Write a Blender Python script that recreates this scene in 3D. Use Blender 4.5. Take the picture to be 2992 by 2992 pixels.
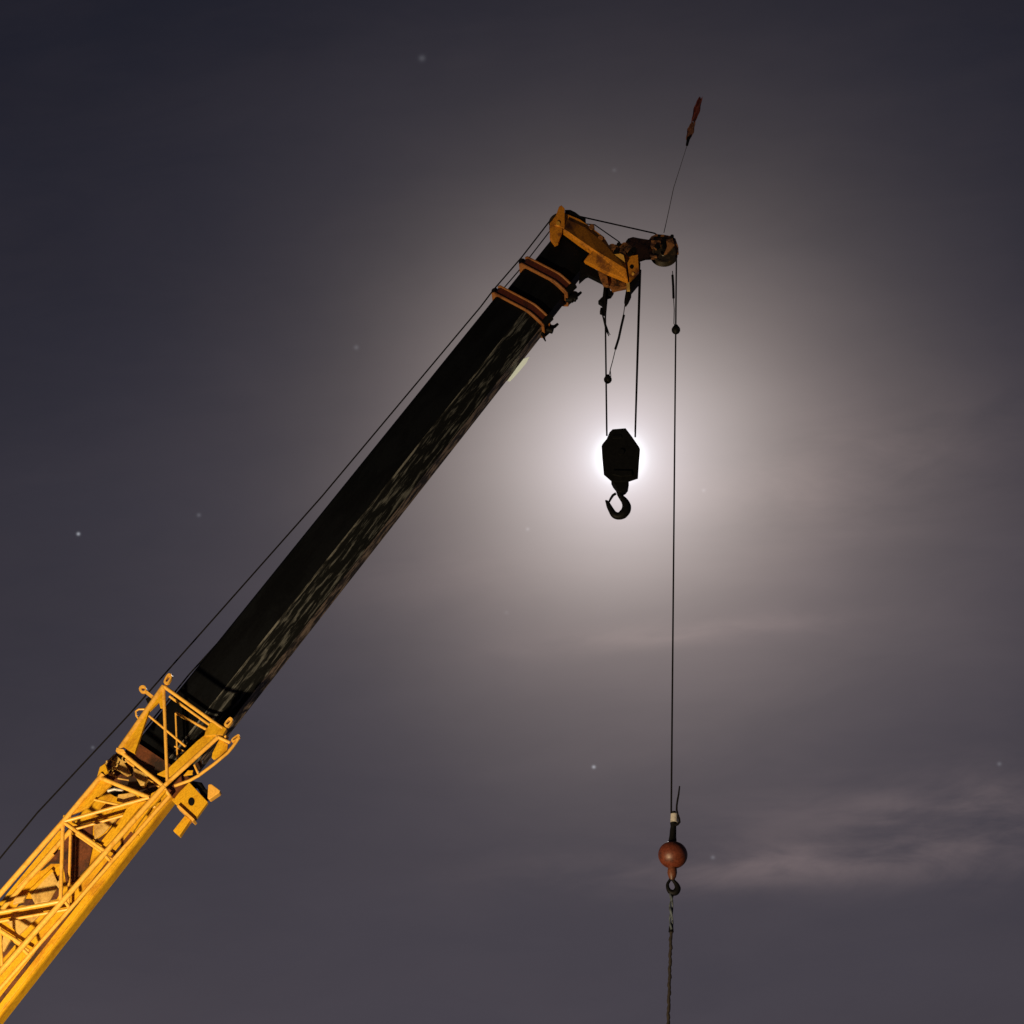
import bpy, bmesh, math, random
from mathutils import Vector, Matrix, noise
random.seed(7)
for o in list(bpy.data.objects): bpy.data.objects.remove(o)
scene = bpy.context.scene
col = scene.collection
R = math.radians

# ---------------------------------------------------------------- camera
FOV, PITCH, ROLL, THETA, DIST = R(32), R(28), R(3.3), R(5), 23.0
FPX = 1496/math.tan(FOV/2)
CAM = Vector((0, 0, 1.6))
Fw = Vector((0, math.cos(PITCH), math.sin(PITCH)))
R0 = Vector((1, 0, 0)); U0 = Vector((0, -math.sin(PITCH), math.cos(PITCH)))
Rt = R0*math.cos(ROLL)+U0*math.sin(ROLL)
Up = -R0*math.sin(ROLL)+U0*math.cos(ROLL)
cd = bpy.data.cameras.new('camera'); cam = bpy.data.objects.new('camera', cd); col.objects.link(cam)
m = Matrix((Rt, Up, -Fw)).transposed().to_4x4(); m.translation = CAM
cam.matrix_world = m
cd.sensor_fit = 'HORIZONTAL'; cd.angle = FOV; cd.clip_start = .1; cd.clip_end = 5000
scene.camera = cam
scene.render.resolution_x = scene.render.resolution_y = 1024
scene.render.film_transparent = False
scene.render.filter_size = 1.7

PN = Vector((math.sin(THETA), math.cos(THETA), 0))     # normal of the vertical plane the boom swings in
def ray(px, py): return (Fw*FPX+Rt*(px-1496)+Up*(1496-py))
def P(px, py, v=0.0):
    d = ray(px, py)
    return CAM+d*((DIST+v)/d.dot(PN))

# ---------------------------------------------------------------- world: night sky with thin moonlit cloud
MOON = ray(1812, 1338).normalized()
MR = MOON.cross(Vector((0, 0, 1))).normalized(); MU = MR.cross(MOON).normalized()
def sk(px, py):
    d = ray(px, py).normalized(); w = d.dot(MOON)
    return d.dot(MR)/w, d.dot(MU)/w
world = bpy.data.worlds.new('World'); scene.world = world; world.use_nodes = True
nt = world.node_tree; nt.nodes.clear()
N = nt.nodes; L = nt.links
def nd(t, **k):
    n = N.new(t)
    for a, b in k.items(): setattr(n, a, b)
    return n
def setin(n, i, v):
    if hasattr(v, 'is_output') or isinstance(v, bpy.types.NodeSocket): L.new(v, n.inputs[i])
    else: n.inputs[i].default_value = v
def mth(op, a, b=None, c=None, clamp=False):
    n = nd('ShaderNodeMath', operation=op); n.use_clamp = clamp
    setin(n, 0, a)
    if b is not None: setin(n, 1, b)
    if c is not None: setin(n, 2, c)
    return n.outputs[0]
def vdot(v):
    n = nd('ShaderNodeVectorMath', operation='DOT_PRODUCT'); L.new(DIR, n.inputs[0]); n.inputs[1].default_value = v
    return n.outputs['Value']
tc = nd('ShaderNodeTexCoord'); DIR = tc.outputs['Generated']
dw = vdot(MOON); dwc = mth('MAXIMUM', dw, .02)
X = mth('DIVIDE', vdot(MR), dwc); Y = mth('DIVIDE', vdot(MU), dwc)
front = mth('GREATER_THAN', dw, .03)
def cxyz(x, y, z=0.0):
    n = nd('ShaderNodeCombineXYZ'); setin(n, 0, x); setin(n, 1, y); setin(n, 2, z); return n.outputs[0]
def noi(vec, scale, detail, rough=.55, dist=0):
    n = nd('ShaderNodeTexNoise'); L.new(vec, n.inputs['Vector']); n.inputs['Scale'].default_value = scale
    n.inputs['Detail'].default_value = detail; n.inputs['Roughness'].default_value = rough; n.inputs['Distortion'].default_value = dist
    return n.outputs['Fac']
def ramp(fac, stops, interp='B_SPLINE'):
    n = nd('ShaderNodeValToRGB'); n.color_ramp.interpolation = interp
    e = n.color_ramp.elements
    while len(e) > 1: e.remove(e[-1])
    for i, (p, c) in enumerate(stops):
        el = e[0] if i == 0 else e.new(p)
        el.position = p; el.color = (*c, 1)
    L.new(fac, n.inputs[0]); return n.outputs[0]
def cadd(a, b, fac=1.0, bt='ADD'):
    n = nd('ShaderNodeMix', data_type='RGBA', blend_type=bt)
    setin(n, 0, fac); L.new(a, n.inputs[6])
    if isinstance(b, tuple): n.inputs[7].default_value = b
    else: L.new(b, n.inputs[7])
    return n.outputs[2]
sky_far = cxyz(X, mth('MULTIPLY', Y, 1.5))
wob = noi(sky_far, 5.0, 4, .5, .4)
# radius from the moon in thousandths of a radian-like unit (pixels/FPX), slightly wobbled
rr = mth('SQRT', mth('ADD', mth('MULTIPLY', X, X), mth('MULTIPLY', Y, Y)))
rpx = mth('MULTIPLY', rr, FPX)
wamp = mth('SMOOTH_MIN', mth('MULTIPLY', rpx, .0006), .22, .05)
rw = mth('MULTIPLY', rpx, mth('ADD', 1.0, mth('MULTIPLY', mth('SUBTRACT', wob, .5), wamp)))
t = mth('SQRT', mth('DIVIDE', rw, 2600.0), clamp=True)
G = [(0, (1.4, 1.35, 1.4)), (52, (1.4, 1.35, 1.4)), (72, (1.0, .96, 1.0)), (90, (.82, .76, .78)), (125, (.68, .61, .615)), (200, (.525, .462, .450)), (300, (.385, .334, .315)),
     (400, (.278, .237, .219)), (550, (.168, .140, .127)), (700, (.102, .084, .077)), (900, (.052, .043, .040)),
     (1200, (.021, .0175, .018)), (1600, (.006, .0052, .006)), (2200, (.0, .0, .0))]
def smooth_stops(G, n=30):
    ts = [math.sqrt(r/2600) for r, _ in G]; ls = [[math.log(x+.004) for x in c] for _, c in G]
    m_ = []
    for i in range(len(ts)):
        a, b = max(0, i-1), min(len(ts)-1, i+1)
        m_.append([(ls[b][k]-ls[a][k])/(ts[b]-ts[a]) for k in range(3)])
    t0 = ts[1]; m_[0] = m_[1] = [0, 0, 0]; out_ = [(0.0, G[0][1])]
    for j in range(n):
        tt = t0+(ts[-1]-t0)*(j/(n-1))**1.25
        i = max(k for k in range(len(ts)-1) if ts[k] <= tt+1e-9); h = ts[i+1]-ts[i]; u = (tt-ts[i])/h
        c = []
        for k in range(3):
            y = (2*u**3-3*u*u+1)*ls[i][k]+(u**3-2*u*u+u)*h*m_[i][k]+(-2*u**3+3*u*u)*ls[i+1][k]+(u**3-u*u)*h*m_[i+1][k]
            c.append(max(0, math.exp(y)-.004))
        out_.append((tt, tuple(c)))
    return out_
glow = ramp(t, smooth_stops(G), 'LINEAR')
# sky brightens towards the horizon
base = ramp(mth('ADD', vdot((0, 0, 1)), 0), [(.0, (.085, .072, .085)), (.25, (.047, .043, .057)), (.45, (.028, .0265, .038)), (.56, (.0175, .0175, .028)), (.72, (.0088, .0098, .0175)), (1, (.007, .008, .015))])
# thin cloud bands low on the right, and wisps under the moon
def blob(px, py, rx, ry, tilt=0):
    x0, y0 = sk(px, py); rx /= FPX; ry /= FPX
    c, s = math.cos(tilt), math.sin(tilt)
    dx = mth('SUBTRACT', X, x0); dy = mth('SUBTRACT', Y, y0)
    u = mth('ADD', mth('MULTIPLY', dx, c/rx), mth('MULTIPLY', dy, s/rx))
    v = mth('ADD', mth('MULTIPLY', dx, -s/ry), mth('MULTIPLY', dy, c/ry))
    d2 = mth('ADD', mth('MULTIPLY', u, u), mth('MULTIPLY', v, v))
    return mth('POWER', 2.718, mth('MULTIPLY', d2, -1.0))
tl = R(6)
cu = mth('ADD', mth('MULTIPLY', X, math.cos(tl)), mth('MULTIPLY', Y, math.sin(tl)))
cv = mth('ADD', mth('MULTIPLY', X, -math.sin(tl)), mth('MULTIPLY', Y, math.cos(tl)))
n1 = noi(cxyz(cu, mth('MULTIPLY', cv, 3.4), 3.1), 7.0, 7, .55, .6)
n2 = noi(cxyz(cu, mth('MULTIPLY', cv, 3.0), 7.7), 18.0, 8, .6, .8)
nm = mth('ADD', mth('MULTIPLY', n1, .7), mth('MULTIPLY', n2, .3))
def sm(x, a, b):
    n = nd('ShaderNodeMapRange', interpolation_type='SMOOTHSTEP'); setin(n, 0, x); n.inputs[1].default_value = a; n.inputs[2].default_value = b
    return n.outputs[0]
wisp = sm(nm, .30, .68)
mask = mth('ADD', mth('ADD', mth('MULTIPLY', blob(3080, 2390, 720, 125, R(5)), 1.45), mth('MULTIPLY', blob(2250, 2535, 560, 62, R(4)), 1.05)),
           mth('ADD', mth('MULTIPLY', blob(2180, 2230, 500, 60, R(2)), .12), mth('MULTIPLY', blob(1990, 1850, 400, 34, R(7)), 1.1)))
mask = mth('ADD', mask, mth('MULTIPLY', blob(2420, 1380, 420, 150, R(12)), .75))
mask = mth('ADD', mask, mth('MULTIPLY', blob(1350, 1690, 420, 90, R(5)), .22))
mask = mth('ADD', mask, .05)
cl = mth('MULTIPLY', mth('MULTIPLY', wisp, mask), 1.0)
cloud = nd('ShaderNodeMix', data_type='RGBA', blend_type='MULTIPLY'); cloud.inputs[0].default_value = 1
cloud.inputs[6].default_value = (.076, .055, .050, 1); L.new(cxyz(cl, cl, cl), cloud.inputs[7])
# darker gaps in the veil
gap = mth('SUBTRACT', 1.0, mth('MULTIPLY', mth('SUBTRACT', noi(cxyz(cu, mth('MULTIPLY', cv, 2.6), 12.), 4.5, 6, .55, .5), .5), .25))
skycol = cadd(cadd(base, cxyz(gap, gap, gap), 1, 'MULTIPLY'), glow)
skycol = cadd(skycol, cloud.outputs[2])
veil = mth('MULTIPLY', blob(2250, 1700, 950, 620, R(4)), mth('ADD', .55, mth('MULTIPLY', n1, .9)))   # thicker veil right of and under the moon
skycol = cadd(skycol, cxyz(mth('MULTIPLY', veil, .040), mth('MULTIPLY', veil, .031), mth('MULTIPLY', veil, .030)))
# moon disc
disc = mth('MULTIPLY', sm(rpx, 25.5, 23.5), 8.0)
skycol = cadd(skycol, cxyz(disc, mth('MULTIPLY', disc, .96), mth('MULTIPLY', disc, .9)))
# stars
STARS = [(229, 1560, 1.0, 6), (581, 1505, .28, 7), (271, 2184, .35, 6), (1735, 2241, .9, 6), (2083, 2505, .35, 7), (2920, 2232, .35, 7),
         (1041, 1015, .25, 8), (1233, 170, .22, 11), (2056, 1433, .35, 6), (1542, 1546, .4, 6), (1795, 497, .14, 7), (1480, 1790, .12, 7)]
for (px, py, a, r) in STARS:
    b = mth('MULTIPLY', blob(px, py, r*.85, r*.8), (.30 if a > .8 else .20)*a)
    skycol = cadd(skycol, cxyz(mth('MULTIPLY', b, .86), mth('MULTIPLY', b, .9), b))
mul = nd('ShaderNodeMix', data_type='RGBA', blend_type='MIX'); L.new(front, mul.inputs[0]); L.new(base, mul.inputs[6]); L.new(skycol, mul.inputs[7])
bg = nd('ShaderNodeBackground'); bg.inputs[1].default_value = 1.0; L.new(mul.outputs[2], bg.inputs[0])
out = nd('ShaderNodeOutputWorld'); L.new(bg.outputs[0], out.inputs[0])
world.cycles.sampling_method = 'MANUAL'; world.cycles.sample_map_resolution = 1024

# ---------------------------------------------------------------- lights: the moon, and the yard floodlight that lights the crane from below
sd = bpy.data.lights.new('moon_light', 'SUN'); sd.energy = .5; sd.angle = R(.5); sd.color = (1, .95, .88)
so = bpy.data.objects.new('moon_light', sd); col.objects.link(so); so.rotation_euler = (-MOON).to_track_quat('-Z', 'Y').to_euler()
ld = bpy.data.lights.new('yard_floodlight', 'SPOT'); ld.energy = 10500; ld.color = (1, .76, .43); ld.spot_size = R(95); ld.spot_blend = .6; ld.shadow_soft_size = .25
lo = bpy.data.objects.new('yard_floodlight', ld); col.objects.link(lo); lo.location = (-6.4, 14.0, .6)
lo.rotation_euler = (P(500, 2100)-lo.location).to_track_quat('-Z', 'Y').to_euler()
scene.view_settings.view_transform = 'Standard'; scene.view_settings.look = 'None'
scene.view_settings.exposure = 0; scene.view_settings.gamma = 1

# ---------------------------------------------------------------- materials
def mat(name, c, rough=.5, metal=0, var=.25, c2=None, scale=6, stretch=(1, 1, 1), lo_=.45, hi=.62, bump=.15, spec=.5, fine=40, thr=None):
    M = bpy.data.materials.new(name); M.use_nodes = True
    t = M.node_tree; b = t.nodes['Principled BSDF']
    tcx = t.nodes.new('ShaderNodeTexCoord'); mp = t.nodes.new('ShaderNodeMapping'); mp.inputs['Scale'].default_value = stretch
    t.links.new(tcx.outputs['Object'], mp.inputs[0])
    n = t.nodes.new('ShaderNodeTexNoise'); n.inputs['Scale'].default_value = scale; n.inputs['Detail'].default_value = 8; n.inputs['Roughness'].default_value = .62
    n.inputs['Distortion'].default_value = .3
    t.links.new(mp.outputs[0], n.inputs['Vector'])
    n2_ = t.nodes.new('ShaderNodeTexNoise'); n2_.inputs['Scale'].default_value = fine; n2_.inputs['Detail'].default_value = 5
    t.links.new(mp.outputs[0], n2_.inputs['Vector'])
    mr = t.nodes.new('ShaderNodeMapRange'); mr.inputs[1].default_value = lo_; mr.inputs[2].default_value = hi; mr.interpolation_type = 'SMOOTHSTEP'
    t.links.new(n.outputs['Fac'], mr.inputs[0])
    mx = t.nodes.new('ShaderNodeMix'); mx.data_type = 'RGBA'
    mx.inputs[6].default_value = (*c, 1); mx.inputs[7].default_value = (*(c2 or tuple(x*(1-var) for x in c)), 1)
    t.links.new(mr.outputs[0], mx.inputs[0])
    # small scale mottling
    mm = t.nodes.new('ShaderNodeMapRange'); mm.inputs[1].default_value = .3; mm.inputs[2].default_value = .7
    mm.inputs[3].default_value = 1-var*.6; mm.inputs[4].default_value = 1+var*.4
    t.links.new(n2_.outputs['Fac'], mm.inputs[0])
    vm = t.nodes.new('ShaderNodeVectorMath'); vm.operation = 'SCALE'
    t.links.new(mx.outputs[2], vm.inputs[0]); t.links.new(mm.outputs[0], vm.inputs['Scale'])
    t.links.new(vm.outputs[0], b.inputs['Base Color'])
    rg = t.nodes.new('ShaderNodeMapRange'); rg.inputs[3].default_value = max(.05, rough-.12); rg.inputs[4].default_value = min(1, rough+.15)
    t.links.new(n2_.outputs['Fac'], rg.inputs[0]); t.links.new(rg.outputs[0], b.inputs['Roughness'])
    b.inputs['Metallic'].default_value = metal; b.inputs['Specular IOR Level'].default_value = spec
    bp = t.nodes.new('ShaderNodeBump'); bp.inputs['Strength'].default_value = bump; bp.inputs['Distance'].default_value = .01
    t.links.new(n.outputs['Fac'], bp.inputs['Height']); t.links.new(bp.outputs[0], b.inputs['Normal'])
    return M
YEL = mat('yellow_paint', (.70, .375, .010), .42, 0, .40, (.44, .18, .008), 2.6, (.8, 2, 2), .46, .72, .06)
YTU = mat('yellow_tube_paint', (.82, .44, .075), .36, 0, .25, (.62, .30, .03), 7, (1, 1, 1), .5, .7, .05)
YHD = mat('weathered_yellow_paint', (.60, .225, .012), .45, 0, .5, (.17, .055, .012), 2.6, (1, 1, 1), .48, .66, .12)
DHD = mat('grimy_brown_paint', (.28, .11, .03), .55, 0, .6, (.03, .014, .008), 6, (1, 1, 1), .42, .6, .2)
RUST_SHADE = mat('rust_and_shade_brown', (.13, .036, .010), .6, 0, .5, (.018, .008, .005), 2.6, (1, 1, 1), .40, .62, .15)  # brown used for rust and for painted-in shade around the base section
PALE = mat('faded_cream_paint', (.62, .40, .11), .5, 0, .3, (.36, .19, .04), 4, (1, 1, 1), .45, .7, .08)
BLK = mat('black_boom_paint', (.0036, .0042, .0056), .5, 0, .4, (.002, .0022, .003), 2, (.5, 2, 2), .4, .6, .05, .12)
GRS = mat('greasy_black_paint', (.0040, .0044, .005), .5, 0, .6, (.085, .088, .09), 4.0, (.6, 5.5, 5.5), .51, .66, .35, .15)
GRS2 = mat('worn_wear_strip', (.018, .014, .010), .45, 0, .6, (.26, .20, .17), 5.0, (.7, 3.0, 3.0), .44, .60, .3, .4)
EDG = mat('scuffed_edge_paint', (.008, .008, .008), .5, 0, .5, (.15, .15, .145), 3.0, (.6, 5, 5), .44, .60, .2, .2)
COL_ = mat('orange_collar_paint', (.34, .135, .040), .42, 0, .4, (.14, .045, .015), 5, (1, 1, 1), .5, .75, .1)
CRD = mat('dark_red_collar_paint', (.075, .013, .005), .5, 0, .5, (.03, .008, .004), 5, (1, 1, 1), .5, .75, .1)
SHV = mat('dark_steel_sheave', (.035, .028, .020), .4, .3, .5, (.10, .06, .03), 8, (1, 1, 1), .5, .7, .15)
BLKM = mat('black_iron', (.0055, .0055, .006), .55, 0, .4, None, 10, (1, 1, 1), .5, .7, .15, .12)
ROPE = mat('wire_rope_steel', (.008, .007, .008), .75, .0, .4, None, 30, (1, 1, 1), .5, .7, .2, .1)
REDB = mat('red_oxide_ball_paint', (.125, .028, .013), .45, 0, .5, (.03, .010, .008), 9, (1, 1, 1), .5, .72, .25)
WHT = mat('galvanised_ferrule', (.62, .58, .55), .4, .2, .3, None, 25)
SLNG = mat('pale_sling_webbing', (.085, .11, .135), .8, 0, .4, (.02, .025, .04), 14)
REDF = mat('red_pennant_cloth', (.20, .035, .030), .8, 0, .3, None, 20)
ORF = mat('faded_orange_cloth', (.22, .085, .05), .8, 0, .3, None, 20)
POLS = mat('polished_steel', (.75, .74, .72), .10, 1, .05, None, 3, (1, 1, 1), .5, .7, .02)
GRD = mat('yard_asphalt', (.05, .048, .045), .9, 0, .4, (.09, .08, .07), .8)

# ---------------------------------------------------------------- mesh helpers
ROOTM = {}
def obj(name, bm, material, parent=None, smooth=False, bevel=0, mats=None):
    bmesh.ops.recalc_face_normals(bm, faces=bm.faces[:])
    rt = parent
    while rt is not None and rt.parent is not None: rt = rt.parent
    if rt is not None: bm.transform(ROOTM[rt.name].inverted())
    me = bpy.data.meshes.new(name); bm.to_mesh(me); bm.free()
    for mm_ in (mats or [material]): me.materials.append(mm_)
    if smooth:
        me.polygons.foreach_set('use_smooth', [True]*len(me.polygons))
        me.set_sharp_from_angle(angle=R(38))
    o = bpy.data.objects.new(name, me); col.objects.link(o)
    if parent is not None: o.parent = parent
    if bevel:
        b = o.modifiers.new('bevel', 'BEVEL'); b.width = bevel; b.segments = 2; b.limit_method = 'ANGLE'; b.angle_limit = R(35)
    return o
def root(name, M, label, cat, group=None):
    o = bpy.data.objects.new(name, None); col.objects.link(o); o.matrix_world = M; o.empty_display_size = .3
    ROOTM[o.name] = M.copy(); tag(o, label, cat, group); return o
def tag(o, label, cat, group=None):
    o['label'] = label; o['category'] = cat
    if group: o['group'] = group
def nb(): return bmesh.new()
def frame_for(d):
    d = d.normalized(); a = Vector((0, 0, 1)) if abs(d.z) < .9 else Vector((1, 0, 0))
    x = d.cross(a).normalized(); return x, d.cross(x).normalized()
def tube(bm, pts, r, seg=10, cap=True):
    pts = [Vector(p) for p in pts]; rs = r if isinstance(r, (list, tuple)) else [r]*len(pts)
    x = None; rings = []
    for i, p in enumerate(pts):
        d = (pts[min(i+1, len(pts)-1)]-pts[max(i-1, 0)]).normalized()
        if x is None: x, y = frame_for(d)
        else:
            x = (x-d*x.dot(d)).normalized()
            y = d.cross(x)
        rings.append([bm.verts.new(p+(x*math.cos(a)+y*math.sin(a))*rs[i]) for a in [2*math.pi*k/seg for k in range(seg)]])
    for A, B in zip(rings, rings[1:]):
        for k in range(seg): bm.faces.new((A[k], A[(k+1) % seg], B[(k+1) % seg], B[k]))
    if cap: bm.faces.new(rings[0][::-1]); bm.faces.new(rings[-1])
def px_tube(bm, pts, r, v=0.0, seg=10): tube(bm, [P(p[0], p[1], p[2] if len(p) > 2 else v) for p in pts], r, seg)
def prism(bm, pts, v0, v1):
    """outline standing in the plane v0, given real thickness towards v1"""
    A = [P(p[0], p[1], v0) for p in pts]
    a = [bm.verts.new(q) for q in A]; b = [bm.verts.new(q+PN*(v1-v0)) for q in A]
    n = len(a); bm.faces.new(a); bm.faces.new(b[::-1])
    for i in range(n): bm.faces.new((a[i], b[i], b[(i+1) % n], a[(i+1) % n]))
def ring_prism(bm, outer, inner, v0, v1):
    A = [P(*p, v0) for p in outer]; B = [P(*p, v0) for p in inner]; n = len(A)
    va = [[bm.verts.new(q+PN*k) for q in A] for k in (0, v1-v0)]; vb = [[bm.verts.new(q+PN*k) for q in B] for k in (0, v1-v0)]
    for i in range(n):
        j = (i+1) % n
        bm.faces.new((va[0][i], va[0][j], vb[0][j], vb[0][i])); bm.faces.new((va[1][i], va[1][j], vb[1][j], vb[1][i]))
        bm.faces.new((va[0][i], va[0][j], va[1][j], va[1][i])); bm.faces.new((vb[0][i], vb[0][j], vb[1][j], vb[1][i]))
def circ(cx, cy, r, n=20, ry=None, ph=0): return [(cx+r*math.cos(ph+2*math.pi*k/n), cy+(ry or r)*math.sin(ph+2*math.pi*k/n)) for k in range(n)]
def quadstrip(a, b, w):
    dx, dy = b[0]-a[0], b[1]-a[1]; l = math.hypot(dx, dy); nx, ny = -dy/l*w/2, dx/l*w/2
    return [(a[0]+nx, a[1]+ny), (b[0]+nx, b[1]+ny), (b[0]-nx, b[1]-ny), (a[0]-nx, a[1]-ny)]
def sheave(bm, cpx, v0, v1, r, groove=.03, seg=36):
    """a grooved rope wheel whose axle runs across the boom"""
    c = P(*cpx, v0); hx = Vector((PN.y, -PN.x, 0)); hz = Vector((0, 0, 1)); w = v1-v0
    prof = [(0, .05), (0, r*.30), (w*.22, r*.34), (w*.22, r*.78), (0, r*.84), (0, r), (w*.5, r-groove), (w, r), (w, r*.84), (w*.78, r*.78), (w*.78, r*.34), (w, r*.30), (w, .05)]
    rings = [[bm.verts.new(c+PN*d+(hx*math.cos(a)+hz*math.sin(a))*q) for a in [2*math.pi*k/seg for k in range(seg)]] for d, q in prof]
    for A, B in zip(rings, rings[1:]+rings[:1]):
        for k in range(seg): bm.faces.new((A[k], A[(k+1) % seg], B[(k+1) % seg], B[k]))
def pin(bm, cpx, v0, v1, r):
    c = P(*cpx, v0); tube(bm, [c, c+PN*(v1-v0)], r, 14)

# ---------------------------------------------------------------- setting
g = nb(); s_ = 1500
bmesh.ops.create_grid(g, x_segments=40, y_segments=40, size=s_)
go = obj('ground', g, GRD); go['kind'] = 'structure'; go['label'] = 'dark asphalt yard below the crane'

# ---------------------------------------------------------------- boom frame (s along the boom, n towards its top, v across)
A0 = P(577, 1955, -.30); A1 = P(1427, 900, -.30)
A0 = A0+PN*.30; A1 = A1+PN*.30
# near top edge line, moved back to the boom's middle plane
es = (A1-A0).normalized(); en = Vector((0, 0, 1)); en = (en-es*en.dot(es)).normalized()
def B(s, n, v): return A0+es*s+en*n+PN*v
def s_of(px, py, v=-.3): return (P(px, py, v)-A0).dot(es)
def n_of(px, py, v=-.3): return (P(px, py, v)-A0).dot(en)
BM_ = Matrix((es, en, PN)).transposed().to_4x4(); BM_.translation = B(-13.0, -.35, 0)
crane = root('crane_boom', BM_, 'long raised telescopic crane boom, yellow at its base, black along its extended sections', 'crane boom')
def section(top, side, bot, hv, bv):
    """(n, v) outline: flat top and sides, U-shaped underside; indices of edges: greasy ones are returned"""
    pts = [(top, -hv+.04), (top-.04, -hv), (side, -hv)]
    k = 8
    for i in range(1, k): 
        a = i/k; pts.append((side+(bot-side)*(a**1.15), -hv+(hv-bv)*(a**1.6)))
    pts += [(bot, -bv), (bot, bv)]
    for i in range(k-1, 0, -1):
        a = i/k; pts.append((side+(bot-side)*(a**1.15), hv-(hv-bv)*(a**1.6)))
    pts += [(side, hv), (top-.04, hv), (top, hv-.04)]
    return pts
def boom_tube(name, pts, s0, s1, mats, split=None, parent=crane, segs=24):
    bm = nb(); n = len(pts)
    rings = [[bm.verts.new(B(s0+(s1-s0)*i/segs, *p)) for p in pts] for i in range(segs+1)]
    for A, C in zip(rings, rings[1:]):
        for k in range(n):
            f = bm.faces.new((A[k], A[(k+1) % n], C[(k+1) % n], C[k]))
            if split: f.material_index = split(pts[k], pts[(k+1) % n])
    bm.faces.new(rings[0]); bm.faces.new(rings[-1])
    return obj(name, bm, None, parent, True, 0, mats)
SEC1 = section(.04, -.50, -.81, .30, .13)
SEC2 = section(-.02, -.50, -.775, .27, .12)
SEC3 = section(-.065, -.49, -.73, .25, .11)
def sp(bot):
    def f(a, b):
        mid = (a[0]+b[0])/2
        if abs(a[0]-bot) < 1e-6 and abs(b[0]-bot) < 1e-6: return 2
        if abs(abs(a[1])-.30) < 1e-6 and abs(abs(b[1])-.30) > 1e-6 and mid < -.3 or abs(abs(b[1])-.30) < 1e-6 and abs(abs(a[1])-.30) > 1e-6 and mid < -.3: return 3
        if mid < bot+.31: return 1
        return 0
    return f
sc1 = (s_of(1440, 851)); sc2 = s_of(1517, 763)
shead = s_of(1690, 640)
boom_tube('inner_boom_section', SEC1, s_of(400, 2175), sc1, [BLK, GRS, GRS2, EDG], sp(-.81))
boom_tube('middle_boom_section', SEC2, sc1, sc2, [BLK, BLK, BLK])
boom_tube('tip_boom_section', SEC3, sc2, shead, [BLK, BLK, BLK])
# hydraulic line along the top
bm = nb(); tube(bm, [B(s_of(400, 2175), .075, -.25), B(s_of(560, 1970), .07, -.25), B(s_of(700, 1800), .0, -.25)], .011); 
obj('hydraulic_line', bm, BLKM, crane, True)
GLNT = mat('white_glint_paint', (.66, .82, .98), .6, 0, .03, None, 3, (1, 1, 1), .5, .7, 0, .2)  # added white plate stands in for the moon's glint under the boom
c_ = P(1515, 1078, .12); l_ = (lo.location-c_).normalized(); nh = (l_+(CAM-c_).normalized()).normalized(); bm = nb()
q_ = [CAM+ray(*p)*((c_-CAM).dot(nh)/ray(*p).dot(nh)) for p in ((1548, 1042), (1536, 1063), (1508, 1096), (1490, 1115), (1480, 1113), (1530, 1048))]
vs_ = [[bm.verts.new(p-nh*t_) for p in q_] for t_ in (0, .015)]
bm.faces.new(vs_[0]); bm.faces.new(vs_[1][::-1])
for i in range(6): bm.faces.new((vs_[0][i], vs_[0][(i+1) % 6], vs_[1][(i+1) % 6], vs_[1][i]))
obj('glint_plate', bm, GLNT, crane, False)
# collars
def collar(sc, sec, grow, dark):
    def outl(g_):
        c = sum(p[0] for p in sec)/len(sec)
        return [(p[0]+(g_ if p[0] > c else -g_), p[1]+(g_ if p[1] > 0 else -g_)) for p in sec]
    def band(bm, o, s0, s1):
        rings = [[bm.verts.new(B(s, *p)) for p in o] for s in (s0, s1)]
        for k in range(len(o)): bm.faces.new((rings[0][k], rings[0][(k+1) % len(o)], rings[1][(k+1) % len(o)], rings[1][k]))
        bm.faces.new(rings[0]); bm.faces.new(rings[1])
    a = outl(grow); b = outl(grow-.022)
    top = max(p[0] for p in a)
    up = lambda o, e: [(p[0]+(e if p[0] > -.1 else 0), p[1]) for p in o]
    bm = nb(); band(bm, up(b, .02), sc-.02, sc+.11); web = obj('wear_collar', bm, CRD, crane, True)
    bm = nb(); band(bm, up(a, .03), sc-.045, sc-.02); obj('collar_flange', bm, COL_, web, True, .004)
    bm = nb(); band(bm, up(a, .02), sc+.11, sc+.135); obj('collar_flange', bm, COL_, web, True, .004)
    bot = min(p[0] for p in a)
    # pad housings and prongs under the collar
    bm = nb()
    for v in (-.16, .10):
        tube(bm, [B(sc-.03, bot+.03, v), B(sc+.15, bot+.01, v)], [.055, .065])
    tube(bm, [B(sc+.02, bot-.01, 0), B(sc+.04, bot-.10, 0)], .05)
    if dark: tube(bm, [B(sc-.06, bot+.03, .0), B(sc-.01, bot-.03, .0), B(sc+.06, bot-.05, 0), B(sc+.13, bot-.02, 0)], [.04, .065, .07, .05])
    tube(bm, [B(sc+.10, bot, .05), B(sc+.15, bot-.06, .05), B(sc+.22, bot-.075, .05)], [.04, .028, .020])
    if not dark: tube(bm, [B(sc-.05, bot+.03, .05), B(sc-.11, bot-.03, .05), B(sc-.15, bot-.09, .05)], [.03, .018, .010])
    obj('pad_housing', bm, BLKM, web, True)
    bm = nb(); r0 = B(sc+.07, top+.05, -.18)
    tube(bm, [r0-PN*.04, r0+PN*.40], .055, 14); obj('rope_roller', bm, BLKM, web, True)
collar(sc1, SEC1, .045, 0); collar(sc2, SEC2, .060, 1)

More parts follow.
